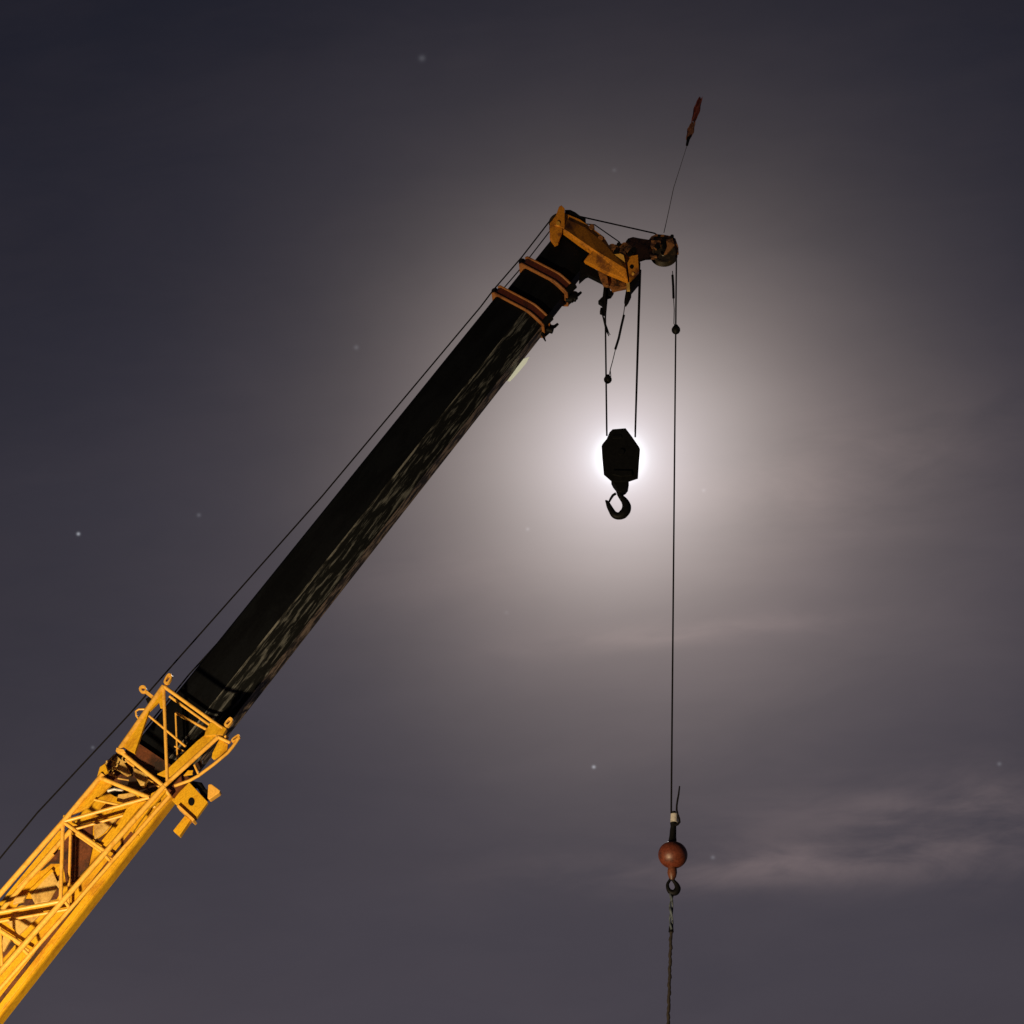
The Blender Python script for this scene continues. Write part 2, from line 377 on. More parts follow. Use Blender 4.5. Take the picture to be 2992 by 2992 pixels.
# ---------------------------------------------------------------- base section (yellow)
nb0 = n_of(86, 2777, -.36)
nlow = n_of(340, 2510, -.36)   # top border of the bright side band
nsb = n_of(200, 2708, -.36)    # side / underside crease
ntop = n_of(178, 2440, -.36)
SEND = s_of(560, 2285, -.30); SB0 = -12.6
SECB = [(ntop, -.32), (ntop-.04, -.36), (nsb, -.36), (nsb-.012, -.345), (nsb-.02, -.32), (nsb-.02, -.12), (nsb+.22, .27), (ntop-.04, .27), (ntop, .23)]
bs = boom_tube('base_section', SECB, SB0, SEND-.06, [YEL], None)
bs.data.polygons.foreach_set('use_smooth', [False]*len(bs.data.polygons))
bandtop = n_of(330, 2512, -.38)
# raised side girder of the base section, bright along the lower side
bm = nb(); s0 = SB0; s1 = s_of(400, 2436, -.38)
def lbox(bm, s0, s1, n0, n1, v0, v1):
    vs = [bm.verts.new(B(s, n, v)) for s in (s0, s1) for n in (n0, n1) for v in (v0, v1)]
    for f in ((0, 1, 3, 2), (4, 6, 7, 5), (0, 4, 5, 1), (2, 3, 7, 6), (0, 2, 6, 4), (1, 5, 7, 3)): bm.faces.new([vs[i] for i in f])
lbox(bm, s0, s1, nsb+.004, bandtop, -.375, -.350); obj('side_girder', bm, YEL, crane, False, .008)
bm = nb(); lbox(bm, s0, s1, bandtop+.004, bandtop+.055, -.372, -.352); obj('shadow_gap_strip', bm, RUST_SHADE, crane, False)  # dark strip painting in the shadow gap between girder and jib chord
# end collar of the base section, coloured brown to stand for shade behind the jib
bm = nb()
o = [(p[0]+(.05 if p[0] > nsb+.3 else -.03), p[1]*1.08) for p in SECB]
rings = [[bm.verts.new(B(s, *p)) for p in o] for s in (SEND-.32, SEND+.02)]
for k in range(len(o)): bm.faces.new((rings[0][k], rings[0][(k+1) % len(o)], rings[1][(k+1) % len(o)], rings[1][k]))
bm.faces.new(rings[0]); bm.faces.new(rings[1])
obj('end_collar', bm, RUST_SHADE, crane, True)
# panels on the base section's side; dark ones paint in shade and rust
def panel(name, pts, v0, v1, m_, parent=crane, bev=.006):
    bm = nb(); prism(bm, pts, v0, v1); return obj(name, bm, m_, parent, False, bev)
def C5(x, y): return (340+.2174*x, 1920+.2174*y)
def C6(x, y): return (180+.2588*x, 2140+.2588*y)
def C7(x, y): return (.3065*x, 2400+.3065*y)
panel('recess_shade_panel', [C7(690, 130), C7(830, 200), C7(880, 260), C7(845, 420), C7(720, 560), C7(630, 600), C7(600, 420), C7(600, 150)], -.385, -.355, RUST_SHADE)
panel('recess_shade_panel', [C7(600, 250), C7(600, 400), C7(480, 400), C7(420, 450), C7(380, 470), C7(470, 330)], -.385, -.355, RUST_SHADE)
panel('recess_shade_panel', [C7(590, 480), C7(590, 640), C7(540, 740), C7(300, 800), C7(200, 800), C7(150, 820), C7(210, 740), C7(330, 740)], -.372, -.355, RUST_SHADE)
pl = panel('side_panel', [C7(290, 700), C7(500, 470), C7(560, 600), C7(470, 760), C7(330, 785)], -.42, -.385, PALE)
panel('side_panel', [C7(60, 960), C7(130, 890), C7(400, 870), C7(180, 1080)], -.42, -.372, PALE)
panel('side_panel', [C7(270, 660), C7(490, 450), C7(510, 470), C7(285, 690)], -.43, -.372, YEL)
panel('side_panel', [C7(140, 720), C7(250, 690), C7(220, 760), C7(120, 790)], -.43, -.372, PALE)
panel('recess_shade_panel', [C7(0, 1050), C7(180, 1130), C7(60, 1270), C7(0, 1330)], -.372, -.355, RUST_SHADE)
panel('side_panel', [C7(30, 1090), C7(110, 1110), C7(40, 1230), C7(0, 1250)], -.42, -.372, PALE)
panel('recess_shade_panel', [C6(200, 1050), C6(350, 1010), C6(350, 1210), C6(330, 1290), C6(240, 1200), C6(130, 1100)], -.372, -.355, RUST_SHADE)
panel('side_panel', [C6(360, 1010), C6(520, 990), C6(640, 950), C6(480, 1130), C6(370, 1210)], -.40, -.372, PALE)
panel('recess_shade_panel', [C6(640, 960), C6(690, 920), C6(420, 1250), C6(370, 1230), C6(500, 1140)], -.385, -.355, RUST_SHADE)
# hoses and fittings near the end of the base section
bm = nb()
for c in (C6(560, 450), C6(715, 300), C6(600, 360)):
    px_tube(bm, [(c[0]+8*math.cos(a), c[1]+9*math.sin(a)) for a in [R(40*k) for k in range(8)]], .010, -.62, 8)
px_tube(bm, [C6(500, 330), C6(560, 300), C6(600, 380), C6(560, 470), C6(640, 520), C6(760, 540)], .012, -.58)
px_tube(bm, [C6(480, 480), C6(520, 420), C6(500, 350), C6(600, 250)], .012, -.56)
obj('hydraulic_hose', bm, PALE, crane, True)
panel('hose_bracket', [C6(620, 260), C6(700, 330), C6(780, 460), C6(745, 500), C6(640, 430), C6(560, 400), C6(590, 300)], -.56, -.50, PALE)
panel('hose_bracket', [C6(800, 390), C6(900, 440), C6(980, 480), C6(930, 590), C6(890, 600), C6(830, 500)], -.58, -.45, PALE)
panel('recess_shade_panel', [C6(440, 380), C6(620, 230), C6(720, 220), C6(1130, 590), C6(1040, 700), C6(830, 650), C6(450, 500)], -.47, -.44, RUST_SHADE)
panel('recess_shade_panel', [C6(540, 600), C6(720, 640), C6(720, 680), C6(600, 720), C6(500, 660)], -.47, -.44, BLKM)
bm = nb(); px_tube(bm, [C6(520, 660), C6(600, 640), C6(700, 655)], .022, -.49); obj('hydraulic_hose', bm, WHT, crane, True)
# bracket hanging off the base section's underside end
b1 = [(p[0], p[1]) for p in (C6(1440, 560), C6(1650, 785), C6(1505, 985), C6(1290, 810), C6(1240, 760))]
bm = nb(); prism(bm, b1, -.34, -.27); br = obj('end_bracket', bm, YEL, crane, False, .006)
bm = nb(); prism(bm, circ(559, 2342, 9.5, 20, 12), -.346, -.335); obj('bracket_hole', bm, BLKM, br)
bm = nb(); prism(bm, quadstrip(C6(1310, 825), C6(1490, 990), 8), -.40, -.22); obj('bracket_rail', bm, YTU, br, False, .003)
bm = nb(); prism(bm, [C6(1395, 935), C6(1455, 985), C6(1330, 1168), C6(1258, 1108)], -.36, -.26); obj('bracket_arm', bm, YEL, br, False, .005)
bm = nb(); px_tube(bm, [C6(1480, 590), C6(1560, 600), C6(1620, 700)], .05, -.2); obj('bracket_hose', bm, BLKM, br, True)
bm = nb(); prism(bm, [C6(1655, 585), C6(1690, 580), C6(1790, 655), C6(1780, 680), C6(1670, 755), C6(1645, 740)], -.36, -.24); obj('bracket_lug', bm, YTU, br, False, .01)
bm = nb(); prism(bm, [C6(1560, 640), C6(1650, 640), C6(1650, 740), C6(1600, 760)], -.26, -.16); obj('bracket_pin', bm, BLKM, br, False, .01)

# ---------------------------------------------------------------- lattice jib stowed along the near side
VN, VF = -.86, -.50
JM = BM_.copy(); JM.translation = P(-150, 2900, -.65)
jib = root('lattice_jib', JM, 'yellow tubular lattice jib folded against the side of the boom base', 'crane jib')
Aj = C5(635, 390); Bj = C5(1430, 960); Cj = (347, 2192); Dj = (479, 2297)
Ej = (292, 2272); Fj = (184, 2401); Gj = (436, 2330); Hj = (310, 2489); Ij = (177, 2634); Jj = (61, 2757)
TOPX = (-120, 2750); 
def jt(name, a, b, r=.027, far=False, near=True, seg=12):
    bm = nb()
    p, q = P(*a, VN), P(*b, VN)
    if near: tube(bm, [p, q], r, seg)
    if far:
        p, q = p+PN*(VF-VN), q+PN*(VF-VN); tube(bm, [p, q], r*.9, seg)
    return obj(name, bm, YTU, jib, True)
def both(name, a, b, r): jt(name, a, b, r); jt(name, a, b, r*.85, True, False)
jt('chord', Fj, TOPX, .036); jt('chord', Fj, TOPX, .036, True, False)        # upper chord
jt('chord', Aj, Cj, .034); jt('chord', (300, 2262), Fj, .034)
jt('chord', C5(1360, 1080), Dj, .030); jt('chord', Dj, (-150, 3010), .036)
jt('chord', Dj, (-150, 3010), .030, True, False)
both('cross_tube', Aj, Bj, .026)
both('cross_tube', Cj, Dj, .027)
jt('lacing_tube', Aj, (489, 2285), .023)
jt('lacing_tube', Ej, Gj, .030)
both('lacing_tube', Fj, Gj, .024)
both('lacing_tube', Fj, Hj, .024)
both('lacing_tube', Fj, Ij, .026)
both('lacing_tube', C7(-240, 910), Ij, .026)
both('lacing_tube', (-60, 2680), Jj, .026)
jt('lacing_tube', C7(0, 1010), C7(20, 1400), .02)
jt('lacing_tube', C5(440, 790), C5(930, 1200), .016)
jt('lacing_tube', C6(370, 760), C6(680, 825), .016)
jt('lacing_tube', C5(700, 1070), C5(930, 1190), .012, True, False)
jt('lacing_tube', C5(720, 620), C5(1230, 890), .022, True, False)
jt('lacing_tube', C5(715, 620), C5(740, 1250), .014, True, False)
# small stubs tying the lower chord to the boom
for a, b in ((C6(1150, 610), C6(1225, 720)), (C7(980, 300), C7(1045, 370)), (C7(590, 720), C7(650, 805)), (C7(190, 1190), C7(262, 1262))):
    bm = nb(); tube(bm, [P(*a, VN), P(*b, VN+.12)], .022); obj('tie_stub', bm, YTU, jib, True)
def jp(name, pts, v0=VN-.01, v1=VN+.05, m_=YEL, bev=.004): return panel(name, pts, v0, v1, m_, jib, bev)
jp('gusset_plate', [C5(585, 470), C5(640, 430), C5(600, 560), C5(440, 720), C5(245, 1290), C5(90, 1205), C5(330, 840), C5(400, 690)])
jp('gusset_plate', [C5(1260, 880), C5(1330, 870), C5(1480, 960), C5(1430, 1045), C5(1340, 1045), C5(1180, 1060), C5(1200, 990)], VN-.02, VN+.06)
jp('gusset_plate', [C5(1190, 1045), C5(1350, 1050), C5(1280, 1150), C5(960, 1430), C5(700, 1620), C5(545, 1570), C5(700, 1490), C5(1080, 1130)], VN+.0, VN+.05)
jp('gusset_plate', [C6(430, 530), C6(560, 590), C6(480, 660), C6(380, 760), C6(300, 840), C6(95, 935), C6(240, 740), C6(330, 640)], VN+.03, VN+.08)
jp('gusset_plate', [C6(960, 770), C6(870, 850), C6(560, 1230), C6(480, 1310), C6(450, 1290), C6(640, 1040), C6(730, 860), C6(830, 800)], VN+.03, VN+.08)
jp('gusset_plate', [C6(1010, 690), C6(1140, 620), C6(1180, 660), C6(1060, 800), C6(960, 870), C6(930, 850), C6(1000, 760)], VN+.02, VN+.07)
jp('gusset_plate', [C6(620, 170), C6(700, 190), C6(720, 225), C6(660, 235), C6(610, 210)], VN-.04, VN+.04, YTU)
jp('gusset_plate', [C6(430, 390), C6(490, 350), C6(520, 440), C6(430, 520), C6(400, 500)], VN, VN+.06)
jp('gusset_plate', [C6(20, 930), C6(110, 950), C6(120, 1020), C6(170, 1040), C6(90, 1070), C6(0, 1020)], VN, VN+.05)
jp('gusset_plate', [C5(560, 560), C5(620, 470), C5(625, 680), C5(590, 680)], VN, VN+.04)
jp('gusset_plate', [C6(850, 950), C6(1000, 850), C6(880, 1010), C6(800, 1130), C6(760, 1090)], VN+.05, VN+.10)
jp('gusset_plate', [C7(560, 560), C7(590, 620), C7(560, 640), C7(530, 600)], VN+.1, VN+.2, PALE)
jp('gusset_plate', [C6(640, 700), C6(800, 680), C6(870, 740), C6(700, 790), C6(620, 770)], VN+.10, VN+.14, PALE)
jp('gusset_plate', [C6(560, 890), C6(520, 905), C6(440, 860), C6(500, 800), C6(640, 815)], VN+.12, VN+.16, YEL)
for a, b, w in ((C7(590, 100), C7(-30, 850), 17),):
    bm = nb(); prism(bm, quadstrip(a, b, w), -.47, -.41); obj('stowage_rail', bm, YEL, jib, False, .004)
bm = nb(); prism(bm, quadstrip(C7(500, 300), C7(170, 640), 12), -.52, -.47); obj('stowage_rail', bm, YTU, jib, False, .004)
# lugs
def lug(c, ang, l=20, w=16, h=5):
    o_, i_ = [], []
    for k in range(20):
        a = 2*math.pi*k/20; ca, sa = math.cos(a), math.sin(a)
        x = l*(abs(ca)**.7)*(1 if ca > 0 else -1); y = w/2*(abs(sa)**.7)*(1 if sa > 0 else -1)
        xi = x*.55; yi = y*.42
        for (X_, Y_, L_) in ((x, y, o_), (xi, yi, i_)):
            L_.append((c[0]+X_*math.cos(ang)-Y_*math.sin(ang), c[1]+X_*math.sin(ang)+Y_*math.cos(ang)))
    bm = nb(); ring_prism(bm, o_, i_, VN-.03, VN+.03); obj('pin_lug', bm, YTU, jib, False, .003)
lug(C5(690, 290), R(-62), 17, 17); lug(C5(1505, 870), R(-52), 16, 16)
lug(C5(1600, 1085), R(-38), 15, 11)
bm = nb(); ring_prism(bm, circ(*C5(352, 425), 11, 16), circ(*C5(360, 430), 5, 16), VN-.03, VN+.03); prism(bm, quadstrip(C5(385, 455), C5(480, 530), 9), VN-.02, VN+.02); obj('pin_lug', bm, YTU, jib, False, .003)
bm = nb(); px_tube(bm, [C5(400, 700), C5(300, 700), C5(260, 730), C5(270, 790), C5(300, 830)], .014, VN); obj('rope_guide', bm, YTU, jib, True)
jp('foot_block', [C5(390, 560), C5(450, 520), C5(480, 560), C5(430, 640)], VN+.1, VN+.2, BLKM)
# outrigger-like bracket at the jib's lower corner
jt('bracket_bar', C5(1340, 1060), C5(1530, 1150), .024)
bm = nb(); px_tube(bm, [C5(1650, 1080), C5(1560, 1210), C5(1490, 1290), C5(1310, 1440), C5(1100, 1595), C5(980, 1660), C5(780, 1730)], .022, VN); obj('bracket_bar', bm, YTU, jib, True)
jp('bracket_plate', [C5(1385, 1100), C5(1500, 1170), C5(1490, 1240), C5(1390, 1330), C5(1310, 1375), C5(1280, 1350), C5(1290, 1290)], VN+.03, VN+.07)
jp('bracket_plate', [C5(900, 1590), C5(960, 1520), C5(1030, 1520), C5(1020, 1570)], VN+.03, VN+.07)
jt('bracket_bar', C5(1050, 1450), C5(1110, 1585), .016)
jp('bracket_plate', [C5(1060, 1420), C5(1150, 1380), C5(1160, 1430), C5(1110, 1530)], VN+.1, VN+.14, RUST_SHADE)

# ---------------------------------------------------------------- boom head
def CB(x, y): return (1560+.2433*x, 560+.2433*y)
def CA_(x, y): return (1400+.3364*x, 560+.3364*y)
# near and far cheek plates of the head
cheek = [CB(300, 240), CB(380, 260), CB(560, 335), CB(840, 540), CB(900, 640), CB(1110, 620), CB(1255, 780), CB(1255, 960), CB(1140, 1080),
         CB(870, 965), CB(780, 910), CB(650, 850), CB(600, 830), CB(700, 700), CB(350, 470), CB(290, 620), CB(250, 640), CB(190, 560), CB(190, 380)]
bm = nb(); prism(bm, cheek, -.30, -.25); head = obj('boom_head', bm, YHD, crane, False, .005)
bm = nb(); prism(bm, cheek, .22, .27); obj('far_cheek', bm, YHD, head, False, .005)
# folded channel across the near cheek: its ridge faces the floodlight
def faceted(bm, top, ridge, low, vt, vr, vl, back):
    T = [P(*p, vt) for p in top]; Rg = [P(*p, vr) for p in ridge]; Lw = [P(*p, vl) for p in low]
    n = len(T)
    g_ = [[bm.verts.new(q) for q in X_] for X_ in (T, Rg, Lw)]
    k_ = [[bm.verts.new(q+PN*(back-v)) for q in X_] for X_, v in ((T, vt), (Rg, vr), (Lw, vl))]
    for r in range(2):
        for i in range(n-1):
            bm.faces.new((g_[r][i], g_[r][i+1], g_[r+1][i+1], g_[r+1][i])); bm.faces.new((k_[r][i], k_[r+1][i], k_[r+1][i+1], k_[r][i+1]))
    for r in range(2):
        for i in (0, n-1): bm.faces.new((g_[r][i], g_[r+1][i], k_[r+1][i], k_[r][i]))
    for r in (0, 2):
        for i in range(n-1): bm.faces.new((g_[r][i], k_[r][i], k_[r][i+1], g_[r][i+1]))
bm = nb()
faceted(bm, [CB(400, 330), CB(620, 430), CB(850, 620), CB(1100, 850)], [CB(360, 445), CB(540, 570), CB(760, 720), CB(1105, 925)], [CB(350, 470), CB(530, 605), CB(700, 720), CB(1130, 1060)], -.34, -.44, -.40, -.30)
obj('head_channel', bm, YHD, head, False, .006)
bm = nb(); faceted(bm, [CB(705, 705), CB(900, 810), CB(1108, 930)], [CB(670, 760), CB(880, 880), CB(1120, 990)], [CB(610, 825), CB(870, 960), CB(1125, 1065)], -.42, -.41, -.39, -.30); obj('head_channel', bm, YHD, head, False, .005)
panel('head_flap', [CB(240, 400), CB(345, 440), CB(340, 490), CB(290, 615), CB(255, 632), CB(205, 560), CB(200, 450)], -.36, -.31, YHD, head)
panel('head_flap', [CB(300, 180), CB(330, 160), CB(370, 200), CB(370, 440), CB(240, 400), CB(240, 350)], -.37, -.31, YHD, head)
panel('head_flap', [CB(1125, 850), CB(1165, 770), CB(1250, 755), CB(1262, 950), CB(1200, 1020), CB(1150, 1065)], -.43, -.36, YHD, head)
bm = nb(); prism(bm, circ(*CB(1175, 900), 6, 16), -.436, -.42); obj('pin_hole', bm, BLKM, head)
bm = nb(); prism(bm, circ(*CB(290, 380), 6, 16), -.39, -.37); obj('bolt', bm, YTU, head)
bm = nb(); prism(bm, circ(*CB(1190, 985), 4, 16), -.44, -.42); obj('bolt', bm, YTU, head)
# idler sheave and guard at the top
bm = nb(); sheave(bm, CB(330, 370), -.20, -.06, .20); sheave(bm, CB(330, 370), .02, .16, .20); obj('idler_sheave', bm, SHV, head, True)
bm = nb(); prism(bm, [CB(370, 215), CB(440, 215), CB(500, 245), CB(560, 290), CB(625, 315), CB(600, 345), CB(520, 325), CB(470, 285), CB(430, 300), CB(400, 270)], -.28, .0); obj('sheave_guard', bm, BLKM, head, False, .01)
for c in ((710, 410), (815, 545)):
    bm = nb(); prism(bm, circ(*CB(c[0]-15, c[1]+10), 8, 10), -.34, -.2); obj('bolt', bm, DHD, head, False, .004)
# main sheaves between the cheeks, at the lower nose
bm = nb()
for k in range(4):
    v = -.22+k*.11; sheave(bm, CB(1090, 880), v, v+.09, .235)
obj('head_sheave', bm, SHV, head, True)
for (x, y, r) in ((940, 660, 11), (1040, 660, 12), (1130, 680, 13), (1180, 720, 12), (1060, 740, 11), (985, 710, 9), (1090, 640, 10)):
    bm = nb(); pin(bm, CB(x, y), -.36, -.18, r*.0052); obj('pin_head', bm, DHD, head, True)
for (x, y, r) in ((985, 715, 7), (1150, 740, 8), (1200, 690, 8), (1020, 625, 6)):
    bm = nb(); pin(bm, CB(x, y), -.40, -.36, r*.0052); obj('pin_head', bm, BLKM, head, True)
panel('cheek_stiffener', [CB(1040, 740), CB(1080, 760), CB(1100, 860), CB(1060, 830), CB(960, 750)], -.38, -.34, YTU, head)
# underside struts of the head
panel('lower_strut', [CB(560, 840), CB(640, 850), CB(740, 930), CB(790, 960), CB(830, 1090), CB(800, 1075), CB(650, 1000), CB(620, 1010), CB(540, 1080)], -.20, -.12, BLKM, head)
panel('lower_strut', [CB(760, 920), CB(870, 965), CB(880, 1010), CB(900, 1130), CB(835, 1120), CB(800, 1040)], -.28, -.22, DHD, head)
panel('lower_strut', [CB(860, 970), CB(1130, 1080), CB(1130, 1140), CB(1000, 1165), CB(950, 1180), CB(880, 1090)], -.22, -.14, DHD, head)
panel('lower_strut', [CB(1256, 940), CB(1270, 850), CB(1262, 1070), CB(1165, 1185), CB(1150, 1150), CB(1150, 1080)], -.33, -.2, BLKM, head)
panel('rope_anchor', [CB(1110, 1060), CB(1145, 1060), CB(1160, 1180), CB(1115, 1180)], -.27, -.22, PALE, head)
# auxiliary nose
arm = [CB(1100, 600), CB(1130, 560), CB(1190, 542), CB(1280, 560), CB(1380, 575), CB(1410, 535), CB(1470, 508), CB(1560, 515), CB(1640, 530), CB(1700, 560), CB(1735, 660),
       CB(1740, 740), CB(1640, 760), CB(1450, 800), CB(1340, 805), CB(1265, 830), CB(1230, 760)]
bm = nb(); prism(bm, arm, -.16, -.12); nose = obj('auxiliary_nose', bm, DHD, crane, False, .005)
bm = nb(); prism(bm, arm, .08, .12); obj('nose_cheek', bm, DHD, nose, False, .005)
bm = nb(); sheave(bm, CB(1563, 715), -.09, .03, .215); obj('nose_sheave', bm, SHV, nose, True)
bm = nb(); sheave(bm, CB(1563, 730), -.20, -.16, .185, .01); obj('sheave_cover', bm, SHV, nose, True)
NSE = mat('dull_orange_brown_paint', (.30, .13, .045), .5, 0, .6, (.05, .02, .01), 7, (1, 1, 1), .45, .6, .15)
panel('nose_plate', [CB(1410, 580), CB(1520, 585), CB(1530, 640), CB(1470, 690), CB(1400, 650)], -.225, -.165, NSE, nose)
panel('nose_plate', [CB(1590, 570), CB(1665, 560), CB(1690, 640), CB(1600, 740), CB(1560, 750), CB(1600, 660)], -.225, -.165, NSE, nose)
panel('nose_strap', [CB(1540, 540), CB(1575, 550), CB(1578, 690), CB(1545, 690)], -.235, -.17, BLKM, nose)
panel('nose_strap', [CB(1400, 750), CB(1480, 770), CB(1480, 790), CB(1390, 770)], -.225, -.165, NSE, nose)
bm = nb(); pin(bm, CB(1660, 530), -.24, .16, .028); pin(bm, CB(1500, 525), -.2, .16, .022); pin(bm, CB(1480, 650), -.25, -.2, .04); obj('nose_pin', bm, BLKM, nose, True)

# ---------------------------------------------------------------- ropes
def rope_obj(name, paths, r, label, cat, group=None, m_=ROPE):
    bm = nb()
    for pts in paths: tube(bm, pts, r, 8)
    o = obj(name, bm, m_, None, True); tag(o, label, cat, group); return o
c0 = P(*CA_(600, 285), -.13)
over = [B(-12.5, .62, -.13), P(109, 2375, -.13), P(377, 2088, -.13), P(500, 1948, -.13), P(941, 1450, -.13), P(1404, 897, -.13), P(1441, 848, -.13), P(1524, 752, -.13), P(1603, 650, -.13), P(1612, 636, -.13)]
topi = P(*CB(330, 370), -.13); rr_ = .17; hx = Vector((PN.y, -PN.x, 0))
arc = [topi+(hx*math.cos(a)+Vector((0, 0, 1))*math.sin(a))*rr_ for a in [R(150-14*k) for k in range(6)]]
nosec = P(*CB(1563, 715), -.03)
arc2 = [nosec+(hx*math.cos(a)+Vector((0, 0, 1))*math.sin(a))*.195 for a in [R(78-13*k) for k in range(7)]]
ball_top = P(1966, 2376, -.03); drop = arc2[-1]
ball_top = Vector((drop.x, drop.y, ball_top.z))
rope_obj('whip_line', [over[:-1]+arc+[P(*CB(560, 300), -.1)]+[P(*CB(1450, 500), -.05)]+arc2+[Vector((drop.x, drop.y, ball_top.z))]], .012,
         'single wire rope running over the boom head and nose sheave down to the red ball', 'wire rope')
over2 = [B(-12.5, .60, .07), P(941, 1450, .07)+en*-.02, P(1410, 905, .07), P(1447, 850, .07), P(1530, 757, .07), P(1603, 662, .07)]
topi2 = topi+PN*.2
arc3 = [topi2+(hx*math.cos(a)+Vector((0, 0, 1))*math.sin(a))*rr_ for a in [R(150-14*k) for k in range(6)]]
over2 = [B(SEND-1, -.03, .05), B(s_of(1290, 1070), -.015, .05), B(s_of(1333, 1014), .02, .05)]+[p+PN*.2-en*.02 for p in over[6:9]]
BLKC = (1816, 1330)
rT = P(1869, 782, 0); rB = P(1856, 1272, 0)
lT = P(1768, 862, 0); lB = P(1773, 1268, 0)
rope_obj('hoist_rope', [over2+arc3+[P(1738, 657, -.1), P(1811, 708, -.1)]], .010, 'thin wire rope laid along the top of the black boom into the boom head', 'wire rope')
rope_obj('reeving_rope', [[rT-PN*.12, rB-PN*.10], [rT+PN*.06+hx*.015, rB+PN*.05], [P(1846, 740, -.12), rT-PN*.12]], .0125, 'thick wire rope falls on the right side of the black hook block', 'wire rope', 'rope falls of the hook block')
rope_obj('reeving_rope', [[lT-PN*.10, lB-PN*.10], [lT+PN*.05, lB+PN*.05]], .0125, 'thin wire rope falls on the left side of the black hook block', 'wire rope', 'rope falls of the hook block')

# ---------------------------------------------------------------- hook block
def H4(x, y): return (1700+.207*x, 1150+.207*y)
def base_at(px, py, v=0):
    M = Matrix.Rotation(-THETA, 4, 'Z'); M.translation = P(px, py, v); return M
hb = root('hook_block', base_at(1816, 1440), 'black hook block silhouetted against the moon glow with open hook', 'hook block')
chk = [H4(430, 515), H4(620, 500), H4(715, 625), H4(822, 780), H4(805, 1000), H4(792, 1185), H4(665, 1228), H4(620, 1240), H4(430, 1235), H4(310, 1130), H4(288, 900), H4(278, 735), H4(345, 655), H4(385, 560)]
bm = nb(); prism(bm, chk, -.16, -.12); cheekp = obj('cheek_plate', bm, BLKM, hb, False, .004)
bm = nb(); prism(bm, [(x+(1816-x)*.03, y-5+(1330-y)*.03) for x, y in chk], .08, .12); obj('cheek_plate', bm, BLKM, hb, False, .004)
bm = nb(); sheave(bm, (1815, 1320), -.10, -.02, .235); sheave(bm, (1815, 1320), .0, .07, .235); obj('sheave', bm, SHV, hb, True)
for q_, v_ in (([(440, 1080), (700, 1085), (715, 1150), (560, 1170), (430, 1140)], -.19), ([(430, 590), (560, 580), (570, 625), (440, 635)], -.17)):
    bm = nb(); prism(bm, [H4(*p) for p in q_], v_, -.155); obj('cheek_bar', bm, BLKM, hb, False, .006)
bm = nb(); pin(bm, (1815, 1320), -.19, .13, .045); obj('axle', bm, BLKM, hb, True)
bm = nb(); prism(bm, [H4(410, 1200), H4(665, 1215), H4(650, 1310), H4(620, 1350), H4(560, 1385), H4(505, 1385), H4(480, 1310), H4(440, 1260)], -.10, .06); obj('trunnion', bm, BLKM, hb, False, .012)
def smooth_path(path, rads, n=5):
    P_, R_ = [], []
    for i in range(len(path)-1):
        p0, p1, p2, p3 = [path[max(0, min(len(path)-1, j))] for j in (i-1, i, i+1, i+2)]
        for k in range(n):
            t_ = k/n; f = lambda a, b, c, d: .5*((2*b)+(-a+c)*t_+(2*a-5*b+4*c-d)*t_*t_+(-a+3*b-3*c+d)*t_**3)
            P_.append((f(p0[0], p1[0], p2[0], p3[0]), f(p0[1], p1[1], p2[1], p3[1]))); R_.append(rads[i]+(rads[i+1]-rads[i])*t_)
    return P_+[path[-1]], R_+[rads[-1]]
def hook(parent, cfun, path, rads, v, name='hook'):
    path, rads = smooth_path(path, rads)
    bm = nb(); tube(bm, [P(*cfun(*p), v) for p in path], rads, 12)
    return obj(name, bm, BLKM, parent, True)
k4 = .207*.0051
pth = [(528, 1370), (528, 1420), (560, 1465), (605, 1520), (632, 1585), (622, 1650), (580, 1702), (520, 1728), (460, 1710), (420, 1655), (385, 1590), (360, 1535), (335, 1508)]
rad = [28, 30, 38, 50, 62, 66, 66, 52, 50, 42, 36, 26, 10]
hk = hook(hb, H4, pth, [r*k4 for r in rad], -.02)
bm = nb(); px_tube(bm, [H4(480, 1410), H4(440, 1435), H4(410, 1480), H4(382, 1535)], [.020, .020, .018, .014], -.05); obj('safety_latch', bm, BLKM, hk, True)

# ---------------------------------------------------------------- overhaul ball and hook
def C9(x, y): return (1900+.1759*x, 2320+.1759*y)
VB = -.03
dxp = 0
bc = P(*C9(375, 1010), VB)
bb = root('overhaul_ball', base_at(*C9(370, 1400), VB), 'rusty red overhaul ball with small hook hanging on the whip line', 'overhaul ball')
bm = nb(); bmesh.ops.create_uvsphere(bm, u_segments=40, v_segments=24, radius=.186)
bmesh.ops.transform(bm, matrix=Matrix.Translation(bc)@Matrix.Diagonal((1.04, 1.04, .97, 1)), verts=bm.verts[:])
ball = obj('ball', bm, REDB, bb, True)
bm = nb(); tube(bm, [P(*C9(x, y), VB) for x, y in ((385, 480), (385, 540), (380, 600), (375, 700), (370, 780), (370, 850))], [.045, .038, .043, .046, .055, .07], 12); obj('rope_socket', bm, BLKM, bb, True)
bm = nb(); tube(bm, [P(*C9(x, y), VB) for x, y in ((400, 335), (396, 470))], .050, 14); fer = obj('ferrule', bm, WHT, bb, True)
bm = nb(); tube(bm, [P(*C9(x, y), VB) for x, y in ((390, 290), (395, 340))], .028, 10); obj('rope_clip', bm, BLKM, bb, True)
bm = nb(); tube(bm, [P(*C9(x, y), VB-.02) for x, y in ((400, 520), (455, 500), (485, 465), (480, 410), (455, 340), (438, 260), (440, 190), (455, 90), (472, 0), (487, -130))], [.02, .018, .017, .015, .014, .014, .013, .013, .012, .010], 10); obj('rope_tail', bm, ROPE, bb, True)
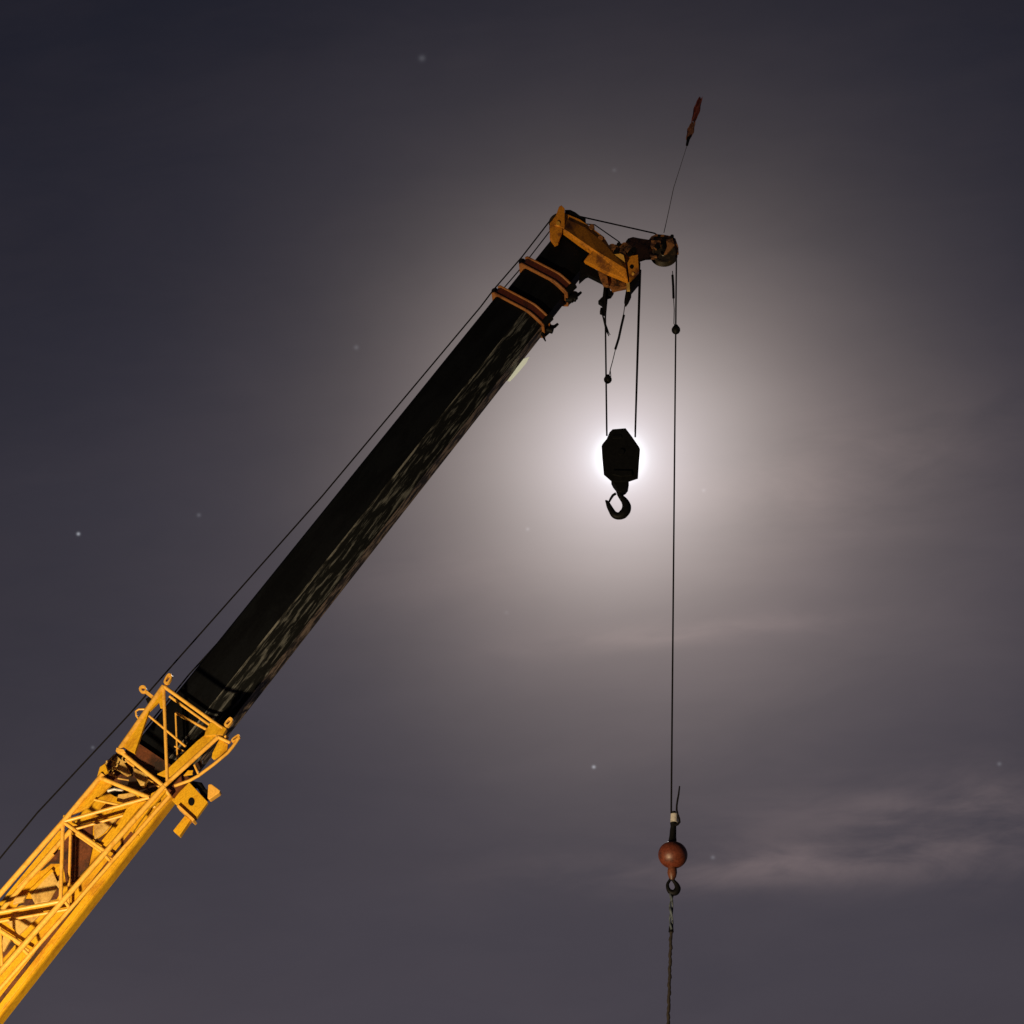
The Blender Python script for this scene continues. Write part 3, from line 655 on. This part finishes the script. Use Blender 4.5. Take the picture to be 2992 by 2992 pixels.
bm = nb(); tube(bm, [P(*C9(x, y), VB) for x, y in ((368, 1200), (366, 1250), (364, 1310), (366, 1370), (362, 1430))], [.05, .060, .064, .052, .03], 14); obj('swivel', bm, mat('dark_rusty_swivel', (.12, .035, .015), .5, 0, .5), bb, True)
pth = [(345, 1400), (320, 1440), (290, 1490), (290, 1550), (320, 1610), (375, 1640), (425, 1625), (455, 1570), (440, 1510), (400, 1455), (365, 1415)]
rad = [22, 20, 22, 26, 34, 44, 50, 46, 36, 26, 22]
hook(bb, C9, pth, [r*.1759*.0052 for r in rad], VB)

# ---------------------------------------------------------------- sling and tag rope under the ball
tp = P(*C9(352, 1625), VB)
sl = root('lifting_sling', base_at(1962, 2690, VB), 'dark tag rope on a pale blue sling hanging from the small hook', 'sling')
bm = nb()
pts = [tp+Vector((0, 0, -k*.02)) for k in range(26)]
for sgn in (-1, 1):
    tube(bm, [p+hx*(.016*sgn*math.cos(i*.33))+PN*(.02*sgn*math.sin(i*.33)) for i, p in enumerate(pts)], [.015+.005*math.sin(i*.6+sgn) for i in range(len(pts))], 8)
obj('webbing', bm, SLNG, sl, True)
a = pts[-1]; bt = P(1959, 3080, VB); bm = nb(); q = []
for k in range(60):
    f_ = k/59; z = a.z+(bt.z-a.z)*f_
    q.append(Vector((a.x, a.y, z))+hx*(.004*math.sin(k*.9)+.003*math.sin(k*2.3)-.035*f_))
tube(bm, q, [.021+.003*math.sin(k*1.7) for k in range(60)], 8); obj('tag_rope', bm, mat('dark_brown_rope', (.016, .011, .010), .8, 0, .4), sl, True)
bm = nb(); tube(bm, [a+Vector((0, 0, .05)), a+Vector((0, 0, -.03))], [.028, .035], 10); obj('knot', bm, BLKM, sl, True)

# ---------------------------------------------------------------- anti-two-block weights
def weight(cpx, r, cables, sleeve, body, label):
    w = root('limit_switch_weight', base_at(cpx[0], cpx[1]+12, -.06), label, 'switch weight', 'small limit switch weights on the ropes')
    c = P(*cpx, -.06); bm = nb()
    prof = [(-1.25, .25), (-1.05, .45), (-.8, .78), (-.35, 1.0), (.15, 1.0), (.6, .8), (1.0, .5), (1.2, .45)]
    tube(bm, [c+Vector((0, 0, z*r)) for z, _ in prof], [q*r for _, q in prof], 16); obj('weight_body', bm, BLKM, w, True)
    for pts in cables:
        bm = nb(); px_tube(bm, pts, .0065, -.06, 8); obj('cable', bm, ROPE, w, True)
    if sleeve:
        bm = nb(); px_tube(bm, sleeve, .019, -.06); obj('sleeve', bm, BLKM, w, True)
    if body:
        bm = nb(); px_tube(bm, body[0], body[1], -.06, 12); obj('switch_body', bm, BLKM, w, True)
weight((1776, 1108), .060, [[(1826, 890), (1821, 925)], [(1799, 1018), (1790, 1055), (1782, 1085), (1780, 1100)], [(1756, 905), (1766, 935), (1780, 975), (1783, 978)], [(1790, 1055), (1783, 1080), (1785, 1100)]],
       [(1823, 921), (1815, 955), (1808, 988), (1798, 1020)], ([(1836, 842), (1837, 852), (1835, 868), (1830, 885), (1828, 895)], [.03, .045, .05, .035, .012]), 'small black weight hanging by a forked cable on the ropes left above the hook block')
weight((1975, 963), .066, [[(1965, 792), (1966, 806)], [(1968, 868), (1970, 905), (1969, 945), (1972, 952)]],
       [(1965, 804), (1967, 835), (1968, 871)], None, 'small black weight around the single rope below the nose sheave')
# limit switch body clamped under the head, left
sw = root('limit_switch', base_at(1768, 905, -.02), 'black limit switch hanging under the boom head beside the left rope falls', 'limit switch')
bm = nb(); prism(bm, [CB(840, 1120), CB(900, 1110), CB(920, 1190), CB(960, 1185), CB(925, 1240), CB(885, 1250), CB(872, 1398), CB(835, 1398), CB(815, 1340), CB(770, 1310), CB(825, 1255)], -.06, .04); obj('switch_body', bm, BLKM, sw, False, .006)
bm = nb(); prism(bm, [CB(800, 1390), CB(872, 1390), CB(868, 1470), CB(790, 1440)], -.05, .03); obj('switch_arm', bm, BLKM, sw, False, .004)
bm = nb(); px_tube(bm, [(1757, 908), (1765, 935), (1772, 965), (1779, 982)], [.008, .016, .018, .006], -.03, 8); obj('pigtail', bm, BLKM, sw, True)

# ---------------------------------------------------------------- whip aerial with pennant
fl = root('wind_pennant', base_at(1940, 678, 0), 'faded red and orange pennant on a thin whip rod above the nose', 'pennant')
pole = [P(1940, 680, 0), P(1950, 635, 0), P(1968, 550, 0), P(1990, 480, 0), P(2009, 420, 0), P(2048, 283, 0)]
bm = nb(); tube(bm, pole, [.006, .0055, .005, .004, .004, .003], 8); obj('whip_rod', bm, mat('grey_whip_rod', (.06, .05, .06), .6), fl, True)
def cloth(name, a, b, w, m_):
    bm = nb(); A_, B_ = P(*a, 0), P(*b, 0); n = 12; d = (B_-A_); side = Vector((PN.y, -PN.x, 0)); rows = []
    for i in range(n+1):
        f_ = i/n; c = A_+d*f_
        wd = w*(.65+.35*math.sin(math.pi*f_*.9+.2)); row = []
        for j in range(7):
            u = j/6-.5
            row.append(c+side*wd*u*(1+.1*math.sin(i*1.3))+PN*(.03*math.sin(u*9+i*.5)))
        rows.append(row)
    th = PN*.012
    for off in (Vector(), th):
        g_ = [[bm.verts.new(q+off) for q in r] for r in rows]
        for i in range(n):
            for j in range(6): bm.faces.new((g_[i][j], g_[i][j+1], g_[i+1][j+1], g_[i+1][j]))
    return obj(name, bm, m_, fl, True)
cloth('red_cloth', (2046, 285), (2026, 355), .100, REDF); cloth('orange_cloth', (2025, 357), (2011, 405), .105, ORF)
bm = nb(); tube(bm, [P(2012, 402, 0), P(2007, 425, 0)], [.03, .02]); obj('clamp', bm, BLKM, fl, True)
